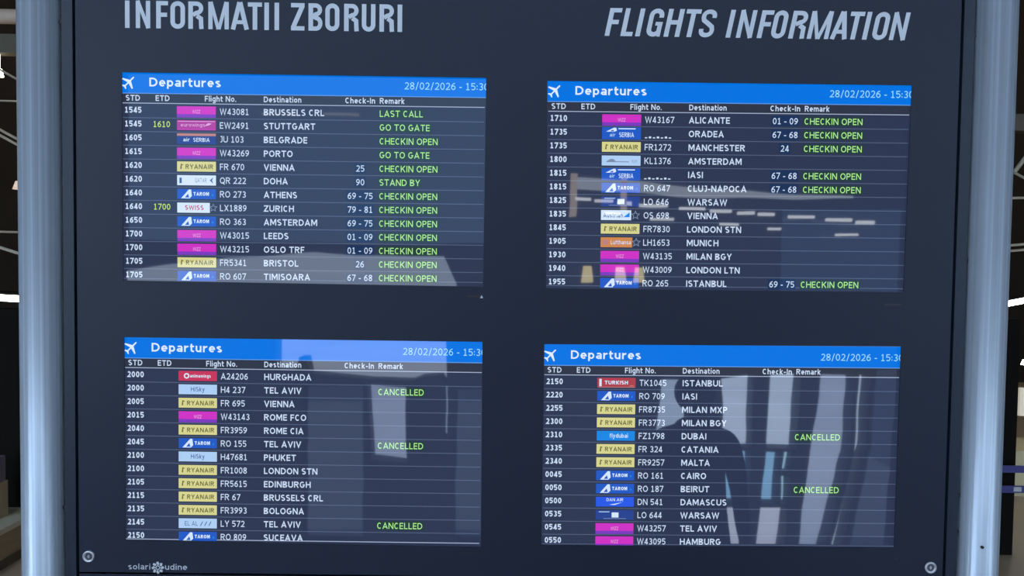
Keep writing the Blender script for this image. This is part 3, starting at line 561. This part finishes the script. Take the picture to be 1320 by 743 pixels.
# unseen fill lamps added to light this part of the hall
for x in (-9.0, -6.6, 6.6, 9.0):
    b = MB(); b.box((x - .7, 9.0, 7.94), (x + .7, 9.12, 8.0)); tag(b.build('fill_lamp', mat('hall_fill', (0, 0, 0), .5, emit=(1, .84, .62), es=40)), 'unseen warm fill lamp added deep in the dark hall', 'lamp', 'unseen warm fill lamps of the hall')

# ---------------------------------------------------------------- across the void, seen mirrored in the screens
lm = mat('gallery_lamp', (0, 0, 0), .5, emit=(.9, .95, 1), es=7)
x = .95
for k in range(11):
    wl = random.uniform(.18, .42); z = 3.22 - (x - .9) * .070 + CZ * 0 
    b = MB(); b.box((x, -8.9, z - .020), (x + wl, -8.84, z + .022)); tag(b.build('gallery_lamp', lm), 'slim white lamp in the upper row over the void', 'lamp', 'upper row of gallery lamps')
    if k % 2: b = MB(); b.box((x + .15, -8.9, z - .22), (x + wl + .1, -8.84, z - .185)); tag(b.build('gallery_lamp', lm), 'slim white lamp in the lower row over the void', 'lamp', 'lower row of gallery lamps')
    x += wl + random.uniform(.04, .22)
b = MB(); b.box((.88, -8.95, 2.95), (.98, -8.85, 3.62)); tag(b.build('glow_post', mat('glow_post', (.3, .25, .2), .5, emit=(1, .8, .6), es=2.6)), 'warm glowing post at the end of the gallery', 'post')  # its own glow stands in for warm light falling on it
b = MB(); b.box((1.62, -8.82, 3.05), (1.70, -8.76, 3.52)); tag(b.build('glow_post', mat('glow_post', (.3, .25, .2), .5)), 'slim glowing post added as a streak of light between the gallery lamps', 'post')  # glowing bar added to mirror as a bright streak
for xx, lb in ((1.14, 'yellow lamp nearest the glowing post'), (1.62, 'middle one of three yellow lamps'), (1.90, 'yellow lamp farthest from the glowing post')):
    b = MB(); b.tube((xx, -8.9, 2.02), (xx, -8.9, 2.24), .09, .06, n=12); tag(b.build('yellow_lamp', mat('yellow_lamp', (0, 0, 0), .5, emit=(1, .85, .40), es=6)), lb + ' over the void', 'lamp')

# ---------------------------------------------------------------- the bystander mirrored in the lower screen
def skin_mesh(name, nodes, edges, levels=2):
    me = bpy.data.meshes.new(name); me.from_pydata([n[0] for n in nodes], edges, []); o = bpy.data.objects.new(name, me); C.objects.link(o)
    md = o.modifiers.new('skin', 'SKIN'); md.use_smooth_shade = True
    sv = me.skin_vertices[0].data
    for i, n in enumerate(nodes):
        rr = n[1] if isinstance(n[1], tuple) else (n[1], n[1]); sv[i].radius = rr; sv[i].use_root = (i == 0)
    sb = o.modifiers.new('sub', 'SUBSURF'); sb.levels = levels; sb.render_levels = levels
    dg = bpy.context.evaluated_depsgraph_get(); out = bpy.data.meshes.new_from_object(o.evaluated_get(dg))
    bpy.data.objects.remove(o); out.materials.clear()
    return out
pr = thing('person', (1.0, -1.98, 0), 'standing person in a dark coat and dark trousers facing the information board', 'person')
skin_m = mat('skin_tone', (.42, .26, .19), .5); coat = mat('dark_coat', (.014, .014, .018), .8, noise=((20, 20, 20), .2)); trous = mat('dark_trousers', (.02, .022, .03), .85)
N = [((0, 0, .93), (.18, .12)), ((0, 0, 1.10), (.185, .115)), ((0, 0, 1.27), (.185, .12)), ((0, -.01, 1.385), (.12, .08)), ((0, -.005, 1.45), (.056, .056)), ((0, .005, 1.505), (.06, .062)), ((0, .012, 1.56), (.068, .085)), ((0, .008, 1.625), (.078, .095)), ((0, 0, 1.675), (.06, .07))]
Ed = [(0, 1), (1, 2), (2, 3), (3, 4), (4, 5), (5, 6), (6, 7), (7, 8)]
def chain(start, pts):
    k = start
    for p in pts: N.append(p); Ed.append((k, len(N) - 1)); k = len(N) - 1
    return k
for sx in (-1, 1):
    chain(0, [((sx * .10, 0, .84), .095), ((sx * .115, .015, .50), .062), ((sx * .12, -.01, .30), .056), ((sx * .12, -.02, .09), .042), ((sx * .13, .05, .04), .042), ((sx * .135, .15, .03), .034)])
    wr = chain(3, [((sx * .19, -.01, 1.365), .068), ((sx * .245, -.02, 1.12), .052), ((sx * .262, .04, .90), .040), ((sx * .262, .055, .85), (.024, .034))])
    hd = chain(wr, [((sx * .262, .06, .79), (.018, .042))])
    for j, (dy, ln_) in enumerate(((.030, .070), (.010, .080), (-.010, .075), (-.030, .060))):
        chain(hd, [((sx * .264, .060 + dy, .765), .0095), ((sx * .262, .066 + dy, .765 - ln_ * .5), .0088), ((sx * .252, .072 + dy, .765 - ln_), .0075)])
    chain(wr, [((sx * .255, .098, .815), .011), ((sx * .247, .115, .785), .0095), ((sx * .242, .118, .760), .008)])
me = skin_mesh('body', N, Ed)
for m_ in (coat, trous, skin_m): me.materials.append(m_)
for p in me.polygons:
    c = p.center; p.use_smooth = True
    hand = abs(c.x) > .2 and c.z < .88
    p.material_index = 2 if (c.z > 1.46 or hand) else (1 if c.z < .80 else 0)
body = obj('body', me, pr)
# face and hair
b = MB()
def ell(mb, c, rx, ry, rz, n=14, m_=8, cut=None):
    k0 = len(mb.v)
    for i in range(m_ + 1):
        a = math.pi * i / m_
        for j in range(n):
            t = 2 * math.pi * j / n; mb.v.append((c[0] + rx * math.sin(a) * math.cos(t), c[1] + ry * math.sin(a) * math.sin(t), c[2] + rz * math.cos(a)))
    for i in range(m_):
        for j in range(n):
            q = (k0 + i * n + j, k0 + (i + 1) * n + j, k0 + (i + 1) * n + (j + 1) % n, k0 + i * n + (j + 1) % n)
            if cut and not cut(Vector(mb.v[q[0]])): continue
            mb.f.append(q); mb.m.append(0); mb.sm.append(True)
ell(b, (0, -.012, 1.615), .104, .118, .105, 20, 12, lambda v: v.y < .045 or v.z > 1.655)
b.build('hair', mat('dark_hair', (.015, .011, .008), .6), pr)
b = MB(); ell(b, (0, .104, 1.568), .013, .018, .022); b.build('nose', skin_m, pr)
for sx in (-1, 1):
    b = MB(); ell(b, (sx * .030, .090, 1.60), .013, .010, .008); b.build('eye', mat('eye', (.5, .5, .5), .2), pr)
    b = MB(); ell(b, (sx * .083, .005, 1.585), .010, .020, .032); b.build('ear', skin_m, pr)
b = MB(); ell(b, (0, .093, 1.527), .024, .010, .007); b.build('mouth', mat('lips', (.35, .12, .10), .5), pr)
# scarf collar and coat skirt widen the figure
b = MB(); ell(b, (0, 0, 1.435), .105, .095, .055, 20, 10); b.build('collar', coat, pr)
b = MB(); n = 24
for (zz, rx, ry) in ((.98, .185, .125), (.80, .205, .15), (.62, .215, .16)):
    for j in range(n):
        t = 2 * math.pi * j / n; b.v.append((rx * math.cos(t), ry * math.sin(t), zz))
for a in range(2):
    for j in range(n): b.f.append(((a + 1) * n + j, (a + 1) * n + (j + 1) % n, a * n + (j + 1) % n, a * n + j)); b.m.append(0); b.sm.append(True)
b.build('coat_skirt', coat, pr)
